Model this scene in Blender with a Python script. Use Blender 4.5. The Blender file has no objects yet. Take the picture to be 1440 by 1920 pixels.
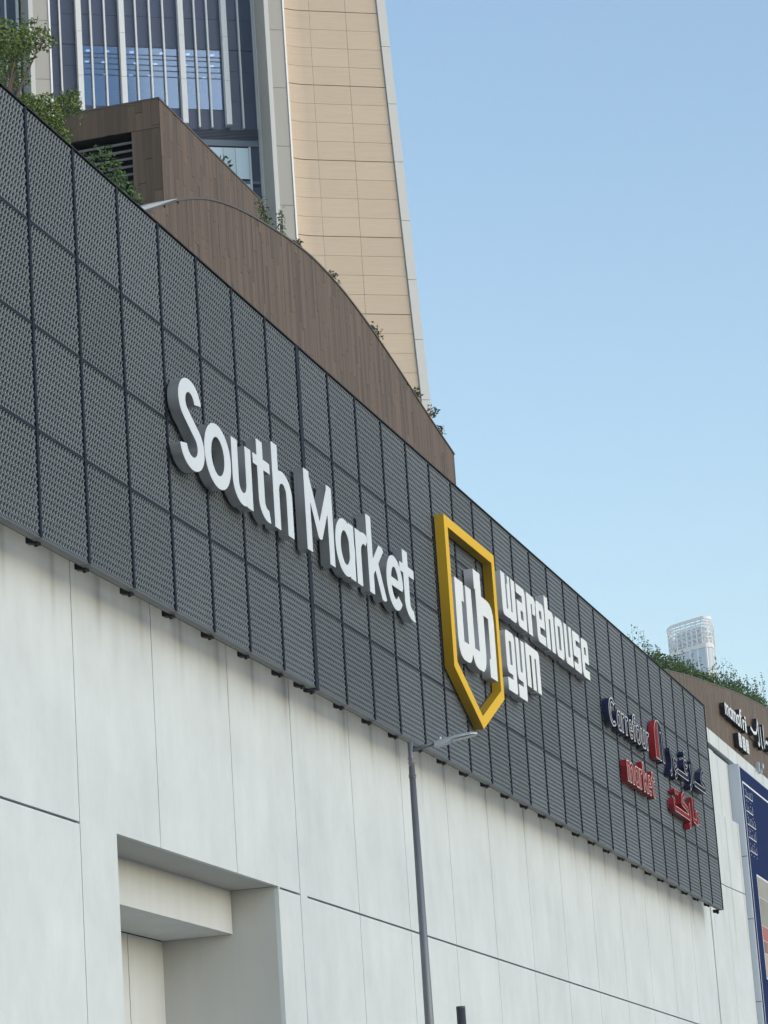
import bpy, math, random
import numpy as np
from mathutils import Vector, Matrix
random.seed(7); rng = np.random.default_rng(7)
R = math.radians
sc = bpy.context.scene
COL = sc.collection

# ------------------------------------------------------------------ camera
PITCH, ROLL = R(14.530), R(-3.917)
F_ = Vector((0, math.cos(PITCH), math.sin(PITCH))); R0 = Vector((1, 0, 0)); U0 = Vector((0, -math.sin(PITCH), math.cos(PITCH)))
RV = R0*math.cos(ROLL)+U0*math.sin(ROLL); UV = U0*math.cos(ROLL)-R0*math.sin(ROLL)
cam = bpy.data.cameras.new('camera'); co = bpy.data.objects.new('camera', cam); COL.objects.link(co)
m = Matrix((RV, UV, -F_)).transposed().to_4x4(); m.translation = (0, 0, 1.6); co.matrix_world = m
cam.sensor_fit = 'HORIZONTAL'; cam.sensor_width = 36; cam.lens = 137.5; cam.clip_end = 8000; cam.clip_start = .5
sc.camera = co

# ------------------------------------------------------------------ sky, sun, exposure
SUN_AZ, SUN_EL = 114, 21         # azimuth clockwise from +Y; hazy, very soft light from the open side of the street
w = bpy.data.worlds.new('World'); sc.world = w; w.use_nodes = True
nt = w.node_tree; nt.nodes.clear()
sky = nt.nodes.new('ShaderNodeTexSky'); sky.sky_type = 'NISHITA'; sky.sun_disc = False
sky.sun_elevation = R(SUN_EL); sky.sun_rotation = R(SUN_AZ); sky.altitude = 0
sky.air_density = 1.3; sky.dust_density = .5; sky.ozone_density = 1.7
bg = nt.nodes.new('ShaderNodeBackground'); bg.inputs['Strength'].default_value = .15
ow = nt.nodes.new('ShaderNodeOutputWorld')
nt.links.new(sky.outputs[0], bg.inputs[0]); nt.links.new(bg.outputs[0], ow.inputs[0])
sl = bpy.data.lights.new('sun', 'SUN'); sl.energy = .95; sl.angle = R(75); sl.color = (1, .90, .77)
so = bpy.data.objects.new('sun', sl); COL.objects.link(so)
sdir = Vector((math.sin(R(SUN_AZ))*math.cos(R(SUN_EL)), math.cos(R(SUN_AZ))*math.cos(R(SUN_EL)), math.sin(R(SUN_EL))))
so.rotation_euler = sdir.to_track_quat('Z', 'Y').to_euler(); so.location = (60, 20, 60)
sc.view_settings.view_transform = 'Standard'; sc.view_settings.look = 'None'; sc.view_settings.gamma = 1
sc.view_settings.use_curve_mapping = False; sc.view_settings.exposure = .69

# ------------------------------------------------------------------ helpers
FO = (-1.34455, 47.91396); FAZ = 15.5728
FT = (math.sin(R(FAZ)), math.cos(R(FAZ))); FN = (FT[1], -FT[0]); FROT = R(90-FAZ)
def FW(s, n, z): return (FO[0]+s*FT[0]+n*FN[0], FO[1]+s*FT[1]+n*FN[1], z)
TO = (0., 150.); TROT = R(15)

def props(o, label=None, cat=None, group=None, kind=None):
    if label: o['label'] = label
    if cat: o['category'] = cat
    if group: o['group'] = group
    if kind: o['kind'] = kind
    return o
def empty(name, loc, rz, label, cat, group=None):
    o = bpy.data.objects.new(name, None); COL.objects.link(o); o.location = loc; o.rotation_euler = (0, 0, rz)
    o.empty_display_size = .3
    return props(o, label, cat, group)
def fthing(name, s, n, z, label, cat, group=None):       # thing in the frame of the shopping-mall front
    return empty(name, FW(s, n, z), FROT, label, cat, group)

class MB:
    def __init__(s): s.v = []; s.f = []
    def quad(s, *p):
        b = len(s.v); s.v += [tuple(q) for q in p]; s.f.append(tuple(range(b, b+len(p))))
    def box(s, x0, x1, y0, y1, z0, z1):
        b = len(s.v)
        s.v += [(x0,y0,z0),(x1,y0,z0),(x1,y1,z0),(x0,y1,z0),(x0,y0,z1),(x1,y0,z1),(x1,y1,z1),(x0,y1,z1)]
        s.f += [tuple(b+i for i in q) for q in ((0,3,2,1),(4,5,6,7),(0,1,5,4),(1,2,6,5),(2,3,7,6),(3,0,4,7))]
    def prism(s, poly, y0, y1):          # polygon in (x,z), counter-clockwise seen from -y; front at y0 (smaller)
        n = len(poly); b = len(s.v)
        s.v += [(x, y0, z) for x, z in poly]+[(x, y1, z) for x, z in poly]
        s.f.append(tuple(range(b, b+n))); s.f.append(tuple(range(b+2*n-1, b+n-1, -1)))
        for i in range(n):
            j = (i+1) % n; s.f.append((b+i, b+n+i, b+n+j, b+j))
    def cyl(s, p, q, r0, r1, n=12, cap=True):
        p = Vector(p); q = Vector(q); d = (q-p).normalized()
        a = d.orthogonal().normalized(); c = d.cross(a); b = len(s.v)
        for o, r in ((p, r0), (q, r1)):
            for i in range(n):
                t = 2*math.pi*i/n; s.v.append(tuple(o+a*(r*math.cos(t))+c*(r*math.sin(t))))
        for i in range(n):
            j = (i+1) % n; s.f.append((b+i, b+j, b+n+j, b+n+i))
        if cap: s.f.append(tuple(b+n-1-i for i in range(n))); s.f.append(tuple(b+n+i for i in range(n)))
    def mesh(s, name, smooth=False):
        me = bpy.data.meshes.new(name); me.from_pydata(s.v, [], s.f); me.update()
        if smooth: me.shade_smooth()
        return me
    def build(s, name, mat, parent=None, smooth=False, kind=None, label=None):
        o = bpy.data.objects.new(name, s.mesh(name, smooth)); COL.objects.link(o); o.parent = parent
        if mat: o.data.materials.append(mat)
        return props(o, label, None, None, kind)
def link_mesh(name, me, parent, loc=(0, 0, 0), scale=None):
    o = bpy.data.objects.new(name, me); COL.objects.link(o); o.parent = parent; o.location = loc
    if scale: o.scale = scale
    return o
def bevel(o, w=.01, seg=2):
    b = o.modifiers.new('bevel', 'BEVEL'); b.width = w; b.segments = seg; b.limit_method = 'ANGLE'; b.harden_normals = False
    return o

# ------------------------------------------------------------------ materials
def mat(name, col, rough=.6, metal=0., spec=.5, noise=None, bump=None, island=0., objr=0., emit=None, coat=0):
    """noise = (scale xyz, amount, detail); island / objr = random value change per loose piece / per object"""
    M = bpy.data.materials.new(name); M.use_nodes = True; n = M.node_tree; L = n.links
    b = n.nodes['Principled BSDF']
    b.inputs['Base Color'].default_value = (*col, 1); b.inputs['Roughness'].default_value = rough
    b.inputs['Metallic'].default_value = metal; b.inputs['Specular IOR Level'].default_value = spec
    b.inputs['Coat Weight'].default_value = coat
    if emit: b.inputs['Emission Color'].default_value = (*emit[0], 1); b.inputs['Emission Strength'].default_value = emit[1]
    src = None
    val = None
    def math_(op, a, bb):
        k = n.nodes.new('ShaderNodeMath'); k.operation = op
        for i, q in enumerate((a, bb)):
            if isinstance(q, (int, float)): k.inputs[i].default_value = q
            else: L.new(q, k.inputs[i])
        return k.outputs[0]
    def noise_(scale, detail=4):
        tc = n.nodes.new('ShaderNodeTexCoord'); mp = n.nodes.new('ShaderNodeMapping'); mp.inputs['Scale'].default_value = scale
        L.new(tc.outputs['Object'], mp.inputs['Vector'])
        t = n.nodes.new('ShaderNodeTexNoise'); t.inputs['Scale'].default_value = 1; t.inputs['Detail'].default_value = detail
        t.inputs['Roughness'].default_value = .6
        L.new(mp.outputs[0], t.inputs['Vector']); return t.outputs['Fac']
    terms = []
    for ns in (noise or []):
        f = noise_(ns[0], ns[2] if len(ns) > 2 else 4)
        terms.append(math_('MULTIPLY', math_('SUBTRACT', f, .5), ns[1]))
    if island:
        g = n.nodes.new('ShaderNodeNewGeometry'); terms.append(math_('MULTIPLY', math_('SUBTRACT', g.outputs['Random Per Island'], .5), island))
    if objr:
        g = n.nodes.new('ShaderNodeObjectInfo'); terms.append(math_('MULTIPLY', math_('SUBTRACT', g.outputs['Random'], .5), objr))
    if terms:
        t = terms[0]
        for q in terms[1:]: t = math_('ADD', t, q)
        v = math_('ADD', t, 1.0)
        vm = n.nodes.new('ShaderNodeVectorMath'); vm.operation = 'SCALE'; vm.inputs[0].default_value = col
        L.new(v, vm.inputs['Scale']); L.new(vm.outputs[0], b.inputs['Base Color'])
    if bump:
        f = noise_(bump[0]); k = n.nodes.new('ShaderNodeBump'); k.inputs['Strength'].default_value = bump[1]; k.inputs['Distance'].default_value = bump[2]
        L.new(f, k.inputs['Height']); L.new(k.outputs[0], b.inputs['Normal'])
    return M

M = {}
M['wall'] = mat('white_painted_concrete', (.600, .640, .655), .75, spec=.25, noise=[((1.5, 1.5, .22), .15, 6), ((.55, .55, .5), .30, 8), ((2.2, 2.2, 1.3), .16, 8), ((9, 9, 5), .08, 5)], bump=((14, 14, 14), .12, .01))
def grime_and_shadow(Mt):                              # dirt streaks and soft contact shadow painted in below each bracket of the screen
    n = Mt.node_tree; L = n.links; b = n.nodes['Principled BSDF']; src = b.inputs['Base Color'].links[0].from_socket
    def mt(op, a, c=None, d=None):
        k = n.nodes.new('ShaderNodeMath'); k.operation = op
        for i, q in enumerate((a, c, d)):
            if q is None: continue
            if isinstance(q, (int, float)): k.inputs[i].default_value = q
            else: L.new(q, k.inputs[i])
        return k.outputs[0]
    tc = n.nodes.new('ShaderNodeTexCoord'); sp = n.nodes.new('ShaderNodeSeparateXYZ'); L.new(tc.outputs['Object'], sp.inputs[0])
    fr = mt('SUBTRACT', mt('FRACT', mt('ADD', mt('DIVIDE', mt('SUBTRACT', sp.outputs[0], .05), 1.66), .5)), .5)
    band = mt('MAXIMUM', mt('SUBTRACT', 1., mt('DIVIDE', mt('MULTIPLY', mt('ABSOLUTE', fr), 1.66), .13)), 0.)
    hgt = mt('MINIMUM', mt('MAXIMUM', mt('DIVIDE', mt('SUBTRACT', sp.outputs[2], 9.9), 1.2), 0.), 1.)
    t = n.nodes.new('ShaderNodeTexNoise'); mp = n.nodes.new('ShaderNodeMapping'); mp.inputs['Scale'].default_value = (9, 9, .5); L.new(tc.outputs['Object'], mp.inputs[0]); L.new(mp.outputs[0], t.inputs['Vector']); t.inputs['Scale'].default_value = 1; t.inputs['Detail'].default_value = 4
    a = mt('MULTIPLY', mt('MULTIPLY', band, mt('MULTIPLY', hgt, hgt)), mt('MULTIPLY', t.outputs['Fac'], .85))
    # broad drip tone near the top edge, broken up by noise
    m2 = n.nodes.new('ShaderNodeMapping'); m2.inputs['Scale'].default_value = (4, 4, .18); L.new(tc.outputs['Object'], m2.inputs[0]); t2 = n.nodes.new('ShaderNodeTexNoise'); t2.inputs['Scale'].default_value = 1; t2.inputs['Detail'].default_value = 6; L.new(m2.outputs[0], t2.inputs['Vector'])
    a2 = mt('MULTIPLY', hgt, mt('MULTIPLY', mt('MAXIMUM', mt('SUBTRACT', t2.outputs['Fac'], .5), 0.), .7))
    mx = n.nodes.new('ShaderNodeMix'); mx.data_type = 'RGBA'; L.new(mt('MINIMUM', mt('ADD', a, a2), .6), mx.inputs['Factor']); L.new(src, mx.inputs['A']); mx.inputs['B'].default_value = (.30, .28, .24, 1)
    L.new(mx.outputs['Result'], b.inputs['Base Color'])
grime_and_shadow(M['wall'])
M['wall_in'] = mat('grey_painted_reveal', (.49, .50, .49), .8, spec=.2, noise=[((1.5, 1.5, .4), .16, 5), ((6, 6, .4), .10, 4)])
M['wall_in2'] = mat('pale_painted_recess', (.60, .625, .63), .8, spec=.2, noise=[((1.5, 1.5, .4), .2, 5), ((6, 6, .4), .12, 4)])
M['gap'] = mat('dark_joint', (.03, .032, .036), .9, spec=.1)
M['strip'] = mat('pale_joint_cover', (.74, .73, .69), .7, spec=.2, noise=[((6, 6, .4), .06, 4)])
M['mesh'] = mat('grey_coated_expanded_metal', (.148, .168, .187), .4, metal=.2, spec=.5, noise=[((.8, .8, .8), .10, 3)], objr=.22)
M['lip'] = mat('grey_panel_edge', (.115, .12, .125), .5, metal=.15, spec=.4)
M['joint'] = mat('navy_black_joint', (.010, .014, .026), .7, spec=.2)
M['black'] = mat('black_steel', (.012, .013, .018), .6, spec=.3)
M['back'] = mat('dark_blue_membrane', (.014, .018, .028), .9, spec=.1)
M['letter'] = mat('white_letter_face', (.66, .68, .70), .38, metal=.15, spec=.5, noise=[((1.5, 1.5, 1.5), .12, 4)])
M['steel'] = mat('brushed_steel_return', (.50, .52, .54), .28, metal=.75, spec=.5, noise=[((5, 5, .7), .35, 4)])
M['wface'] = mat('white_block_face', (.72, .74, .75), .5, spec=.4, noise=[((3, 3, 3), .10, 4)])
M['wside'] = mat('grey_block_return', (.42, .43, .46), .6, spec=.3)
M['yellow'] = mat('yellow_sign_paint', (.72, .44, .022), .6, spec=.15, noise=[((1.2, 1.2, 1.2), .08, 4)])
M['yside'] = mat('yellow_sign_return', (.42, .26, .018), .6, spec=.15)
M['navy'] = mat('navy_sign_return', (.006, .012, .055), .3, spec=.5)
M['navyf'] = mat('navy_sign_face', (.006, .010, .035), .7, spec=.08)
M['red'] = mat('red_sign_return', (.30, .008, .018), .35, spec=.5)
M['redf'] = mat('red_sign_face', (.20, .008, .016), .7, spec=.1)
M['rim'] = mat('pale_letter_rim', (.62, .62, .64), .5)
M['rimr'] = mat('pale_pink_letter_rim', (.66, .50, .46), .5)
M['wood'] = mat('brown_wood_plank', (.116, .080, .057), .62, spec=.3, noise=[((11, 11, .5), .75, 5), ((50, 50, 1.2), .35, 3)], island=.45)
M['wooddark'] = mat('brown_wood_core', (.03, .022, .018), .8)
M['coping'] = mat('bronze_coping', (.09, .075, .065), .5, metal=.3)
M['copew'] = mat('pale_coping', (.40, .42, .44), .6, spec=.3, noise=[((2, 2, 2), .06, 3)])
M['louvre'] = mat('dark_louvre_blade', (.13, .12, .12), .5, metal=.1)
M['roof'] = mat('grey_roof', (.38, .37, .35), .9)
M['pole'] = mat('galvanised_pole', (.17, .18, .195), .5, metal=.5, noise=[((18, 18, 1.2), .45, 4)])
M['head'] = mat('lamp_housing', (.42, .45, .48), .45, metal=.3, noise=[((12, 12, 12), .25, 4)])
M['lens'] = mat('lamp_glass', (.05, .055, .06), .2)
M['post'] = mat('dark_grey_post', (.05, .055, .06), .5, metal=.3, noise=[((10, 10, 2), .3, 3)])
M['tan'] = mat('sand_ribbed_panel', (.62, .50, .385), .8, spec=.2, noise=[((.5, .5, 22), .34, 5), ((.4, .4, .4), .05, 3)], objr=.05, bump=((.8, .8, 26), .25, .02))
M['pillar'] = mat('beige_grey_cladding', (.47, .445, .41), .75, spec=.25, noise=[((.6, .6, .4), .07, 4)], objr=.06)
M['pillarw'] = mat('pale_edge_band', (.66, .655, .64), .7, spec=.25)
M['spandrel'] = mat('slate_blue_spandrel', (.05, .068, .125), .3, spec=.4, objr=.12)
M['mull'] = mat('white_mullion', (.76, .78, .80), .45, spec=.4)
M['ledge'] = mat('grey_blue_ledge', (.15, .18, .24), .5, spec=.4)
M['bandl'] = mat('dark_blue_louvre', (.05, .065, .10), .5, spec=.4)
M['frost'] = mat('frosted_pane', (.52, .66, .74), .15, spec=.6, objr=.2)
M['room'] = mat('room_lining', (.10, .13, .18), .9)
M['down'] = mat('lit_downlight', (1, 1, 1), .5, emit=((1, .97, .92), 1.5))
M['bark'] = mat('brown_bark', (.10, .075, .055), .9, noise=[((20, 20, 4), .4, 4)])
M['leafA'] = mat('bright_green_leaf', (.125, .18, .045), .55, spec=.3, island=1.0)
M['leafB'] = mat('deep_green_leaf', (.075, .13, .04), .55, spec=.3, island=1.0)
M['leafC'] = mat('dry_green_leaf', (.075, .09, .04), .6, spec=.3, island=.9)
M['bannerf'] = mat('navy_banner_print', (.018, .032, .10), .9, spec=.02)
M['bside'] = mat('pale_blue_metal_side', (.48, .53, .60), .5, metal=.1, noise=[((2, 2, .5), .10, 4)])
M['print'] = mat('white_print', (.66, .69, .74), .5)
M['asphalt'] = mat('asphalt', (.06, .06, .06), .9, noise=[((6, 6, 6), .3, 4)])
M['pave'] = mat('pavement_concrete', (.36, .35, .33), .85, noise=[((3, 3, 3), .15, 4)])
M['sand'] = mat('sandy_ground', (.33, .29, .23), .95, noise=[((.2, .2, .2), .2, 4)])
M['opp'] = mat('pale_stone_cladding', (.62, .60, .56), .8)
M['oppg'] = mat('blue_office_glass', (.10, .13, .17), .15, spec=.7)
M['farw'] = mat('white_steel_fin', (.82, .82, .82), .5)
M['farg'] = mat('pale_blue_glass', (.46, .55, .66), .25, spec=.6)  # far tower glass: some distance haze is put into this pale colour
def glass_mat():
    G = bpy.data.materials.new('blue_vision_glass'); G.use_nodes = True; n = G.node_tree; n.nodes.clear()
    o = n.nodes.new('ShaderNodeOutputMaterial'); mx = n.nodes.new('ShaderNodeMixShader'); tr = n.nodes.new('ShaderNodeBsdfTransparent')
    gl = n.nodes.new('ShaderNodeBsdfGlossy'); mx.inputs[0].default_value = .22
    tr.inputs[0].default_value = (.42, .52, .66, 1); gl.inputs[0].default_value = (.55, .68, .85, 1); gl.inputs[1].default_value = .05
    n.links.new(tr.outputs[0], mx.inputs[1]); n.links.new(gl.outputs[0], mx.inputs[2]); n.links.new(mx.outputs[0], o.inputs[0]); return G
M['glass'] = glass_mat()

# ------------------------------------------------------------------ ground, road
def sheet(name, poly, z, mt):
    b = MB(); b.quad(*[(x, y, z) for x, y in poly]); o = b.build(name, mt); o['kind'] = 'structure'; return o
sheet('ground', [(-4000, -2000), (4000, -2000), (4000, 6000), (-4000, 6000)], -.02, M['sand'])
def frect(s0, s1, n0, n1): return [FW(s, n, 0)[:2] for s, n in ((s0, n1), (s1, n1), (s1, n0), (s0, n0))]
sheet('road', frect(-120, 260, 5, 22), -.012, M['asphalt'])
def kerbed(name, n0, n1):
    b = MB(); b.box(-120, 260, -n1, -n0, -.02, .12); o = b.build(name, M['pave']); o.location = FW(0, 0, 0); o.rotation_euler = (0, 0, FROT); o['kind'] = 'structure'
kerbed('pavement', -.45, 5); 
b = MB(); b.box(-120, 260, -40, -22, -.02, .12); o = b.build('far_pavement', M['pave']); o.location = FW(0, 0, 0); o.rotation_euler = (0, 0, FROT); o['kind'] = 'structure'

# ------------------------------------------------------------------ shopping mall
W = -.55                                        # plane of the white wall
mall = fthing('shopping_mall', 0, 0, 0, 'long white concrete mall wall with thin joints and a deep recess below', 'building')
def fb(bm, s0, s1, n0, n1, z0, z1): bm.box(s0, s1, -n1, -n0, z0, z1)
b = MB(); fb(b, -22, -8.02, -40, W-.08, 0, 16.6); fb(b, -.79, 62, -40, W-.08, 0, 16.6); fb(b, -8.02, -.79, -40, -2.72, 0, 16.6); fb(b, -8.02, -.79, -2.72, W-.08, 7.9, 16.6)
b.build('core', M['gap'], mall)
b = MB(); fb(b, -22, 62, -39.9, -.9, 16.62, 16.9); b.build('roof', M['roof'], mall)
TOPZ = 11.36
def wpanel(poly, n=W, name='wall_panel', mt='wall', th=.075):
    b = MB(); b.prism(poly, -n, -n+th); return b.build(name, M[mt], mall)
def rp(s0, s1, z0, z1): return [(s0, z0), (s1, z0), (s1, z1), (s0, z1)]
g, gz, zg = .012, .018, 7.725                   # half joint widths, height of the long horizontal groove
J = [-19.05, -15.79, -12.53, -9.27, -6.20, -2.86, .36]+[.36+3.255*k for k in range(1, 13)]
for i in range(3):
    a, c = J[i], J[i+1]
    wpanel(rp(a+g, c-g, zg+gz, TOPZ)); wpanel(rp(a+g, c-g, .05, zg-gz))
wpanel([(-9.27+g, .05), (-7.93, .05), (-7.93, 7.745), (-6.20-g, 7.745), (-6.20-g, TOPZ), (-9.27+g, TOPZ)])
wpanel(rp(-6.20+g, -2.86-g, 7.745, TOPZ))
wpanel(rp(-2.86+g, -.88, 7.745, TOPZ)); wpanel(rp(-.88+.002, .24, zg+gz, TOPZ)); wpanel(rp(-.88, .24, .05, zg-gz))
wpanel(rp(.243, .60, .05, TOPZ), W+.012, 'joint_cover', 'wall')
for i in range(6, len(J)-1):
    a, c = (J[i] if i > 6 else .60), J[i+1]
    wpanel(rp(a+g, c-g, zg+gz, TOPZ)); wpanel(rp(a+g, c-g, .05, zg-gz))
xe = J[-1]
# wall to the right of the mesh screen
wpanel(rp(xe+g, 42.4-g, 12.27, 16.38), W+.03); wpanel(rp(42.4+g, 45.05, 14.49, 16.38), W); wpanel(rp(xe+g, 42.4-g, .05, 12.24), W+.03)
def wedge(s0, s1, z0, z1, n0, n1):
    b = MB(); P = [(s0, -n0), (s1, -n1), (s1, -W+.07), (s0, -W+.07)]
    b.v += [(x, y, z0) for x, y in P]+[(x, y, z1) for x, y in P]; b.f += [(3, 2, 1, 0), (4, 5, 6, 7)]+[(i, (i+1) % 4, 4+(i+1) % 4, 4+i) for i in range(4)]
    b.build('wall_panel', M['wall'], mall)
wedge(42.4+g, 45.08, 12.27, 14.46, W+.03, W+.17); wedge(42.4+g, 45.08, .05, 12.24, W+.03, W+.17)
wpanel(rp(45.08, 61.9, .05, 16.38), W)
for s0, s1 in ((38.3, 45.6), (45.63, 52.4), (52.43, 61.9)):
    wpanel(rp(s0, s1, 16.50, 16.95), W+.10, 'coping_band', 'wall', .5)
# recess
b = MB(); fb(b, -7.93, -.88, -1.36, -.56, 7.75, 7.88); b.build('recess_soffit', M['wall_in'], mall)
b = MB(); fb(b, -7.93, -.90, -2.56, -1.36, 7.05, 7.88); b.build('bulkhead', M['wall_in2'], mall)
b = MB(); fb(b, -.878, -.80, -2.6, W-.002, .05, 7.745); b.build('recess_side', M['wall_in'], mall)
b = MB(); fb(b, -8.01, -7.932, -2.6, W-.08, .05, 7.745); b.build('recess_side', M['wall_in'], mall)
b = MB(); fb(b, -2.42, -.88, -2.70, -2.58, .05, 7.04); fb(b, -7.93, -2.45, -2.70, -2.58, .05, 7.04); b.build('recess_back', M['wall_in2'], mall)

# ------------------------------------------------------------------ expanded-metal screen
PW = 1.66
screen = fthing('mesh_screen', 0, 0, 11.08, 'long dark grey screen of expanded metal panels above the white wall', 'cladding')
def mesh_panel_data():
    b = MB(); x0 = .032; wd, ht = PW-2*x0, 1.45-.04; nc, nr = 17, 15
    px, pz = wd/nc, ht/nr; A = .0065
    def nn(v): return -(.030+A*math.cos(2*math.pi*v))       # local y (towards viewer is negative): ridges at row edges
    vs = (0, .08, .2, .35, .55, .75, .9, 1)
    for j in range(nr):
        off = .5*px if j % 2 else 0
        for i in range(-1, nc+1):
            a = x0+i*px+off; c = a+px*.60
            a = max(a, x0); c = min(c, x0+wd)
            if c-a < .008: continue
            if x0+wd-c < px*.45: c = x0+wd
            if a-x0 < px*.40: a = x0
            for q in range(len(vs)-1):
                v0, v1 = vs[q], vs[q+1]; z0, z1 = .02+(j+v0)*pz, .02+(j+v1)*pz
                e0, e1 = px*.07*math.sin(math.pi*v0), px*.07*math.sin(math.pi*v1); k0, k1 = .010*math.sin(math.pi*v0), .010*math.sin(math.pi*v1)
                mid = (a+c)/2
                b.quad((a+e0, nn(v0)+k0+.026, z0), (a+e0, nn(v0)+k0, z0), (a+e1, nn(v1)+k1, z1), (a+e1, nn(v1)+k1+.026, z1))
                b.quad((a+e0, nn(v0)+k0, z0), (mid, nn(v0), z0), (mid, nn(v1), z1), (a+e1, nn(v1)+k1, z1))
                b.quad((mid, nn(v0), z0), (c-e0, nn(v0)+k0, z0), (c-e1, nn(v1)+k1, z1), (mid, nn(v1), z1))
    for j in range(nr+1):                                     # thin ties where the strands of two rows meet
        z = .02+j*pz; b.box(x0, x0+wd, nn(0)+.010, nn(0)+.018, z-.004, z+.004)
    me = b.mesh('mesh_panel'); me.materials.append(M['mesh']); return me
pm = mesh_panel_data()
ROWZ = [0, 1.45, 2.90, 4.35, 5.97]
lipd = MB(); lipd.box(.012, PW-.012, -.035, .10, -.012, .006); lipme = lipd.mesh('bottom_lip'); lipme.materials.append(M['lip'])
for k in range(-9, 23):
    s = k*PW+(.05 if k >= 0 else -.05)
    for r in range(4):
        o = link_mesh('mesh_panel', pm, screen, (s, 0, ROWZ[r]), (1, 1, (ROWZ[r+1]-ROWZ[r])/1.45))
        if r == 0: link_mesh('bottom_lip', lipme, o)
b = MB(); b.box(-9*PW, 23*PW, .125, .145, .42, 5.968); b.build('backing_sheet', M['back'], screen)
b = MB(); b.box(-9*PW, 23*PW+.08, -.06, .12, 5.972, 5.99); b.build('top_cap', M['black'], screen)
b = MB(); b.box(23*PW+.052, 23*PW+.08, -.05, .14, -.01, 5.97); b.build('end_cap', M['black'], screen)
bk = MB(); bk.v += [(x, y, z) for x in (-.05, .08) for y, z in ((.07, .06), (.07, -.050), (.23, -.018), (.23, .06))]; bk.f += [(0, 1, 2, 3), (7, 6, 5, 4), (0, 4, 5, 1), (1, 5, 6, 2), (2, 6, 7, 3), (3, 7, 4, 0)]; bk.box(-.01, .03, .09, .13, -.068, -.035); bkme = bk.mesh('bracket'); bkme.materials.append(M['black'])
for k in range(-9, 23): link_mesh('bracket', bkme, screen, (k*PW+.12, 0, 0))
jc = MB(); jc.box(-.032, .032, -.050, .12, 0, 5.965); jcm = jc.mesh('joint_strip'); jcm.materials.append(M['joint'])
jw = MB(); jw.box(-.082, .082, -.052, .12, -.03, 5.965); jwm = jw.mesh('wide_joint_strip'); jwm.materials.append(M['joint'])
for k in range(-9, 23): link_mesh('joint_strip' if k else 'wide_joint_strip', jcm if k else jwm, screen, (k*PW+(.05 if k > 0 else -.05 if k < 0 else 0), 0, 0))
for z in ROWZ[1:4]:
    b = MB(); b.box(-9*PW, 23*PW, -.040, .12, z-.024, z+.024); b.build('row_joint', M['joint'], screen)
link_mesh('bracket', bkme, screen, (.12-.52, 0, 0)); link_mesh('bracket', bkme, screen, (23*PW-.12, 0, -.06))

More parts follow.
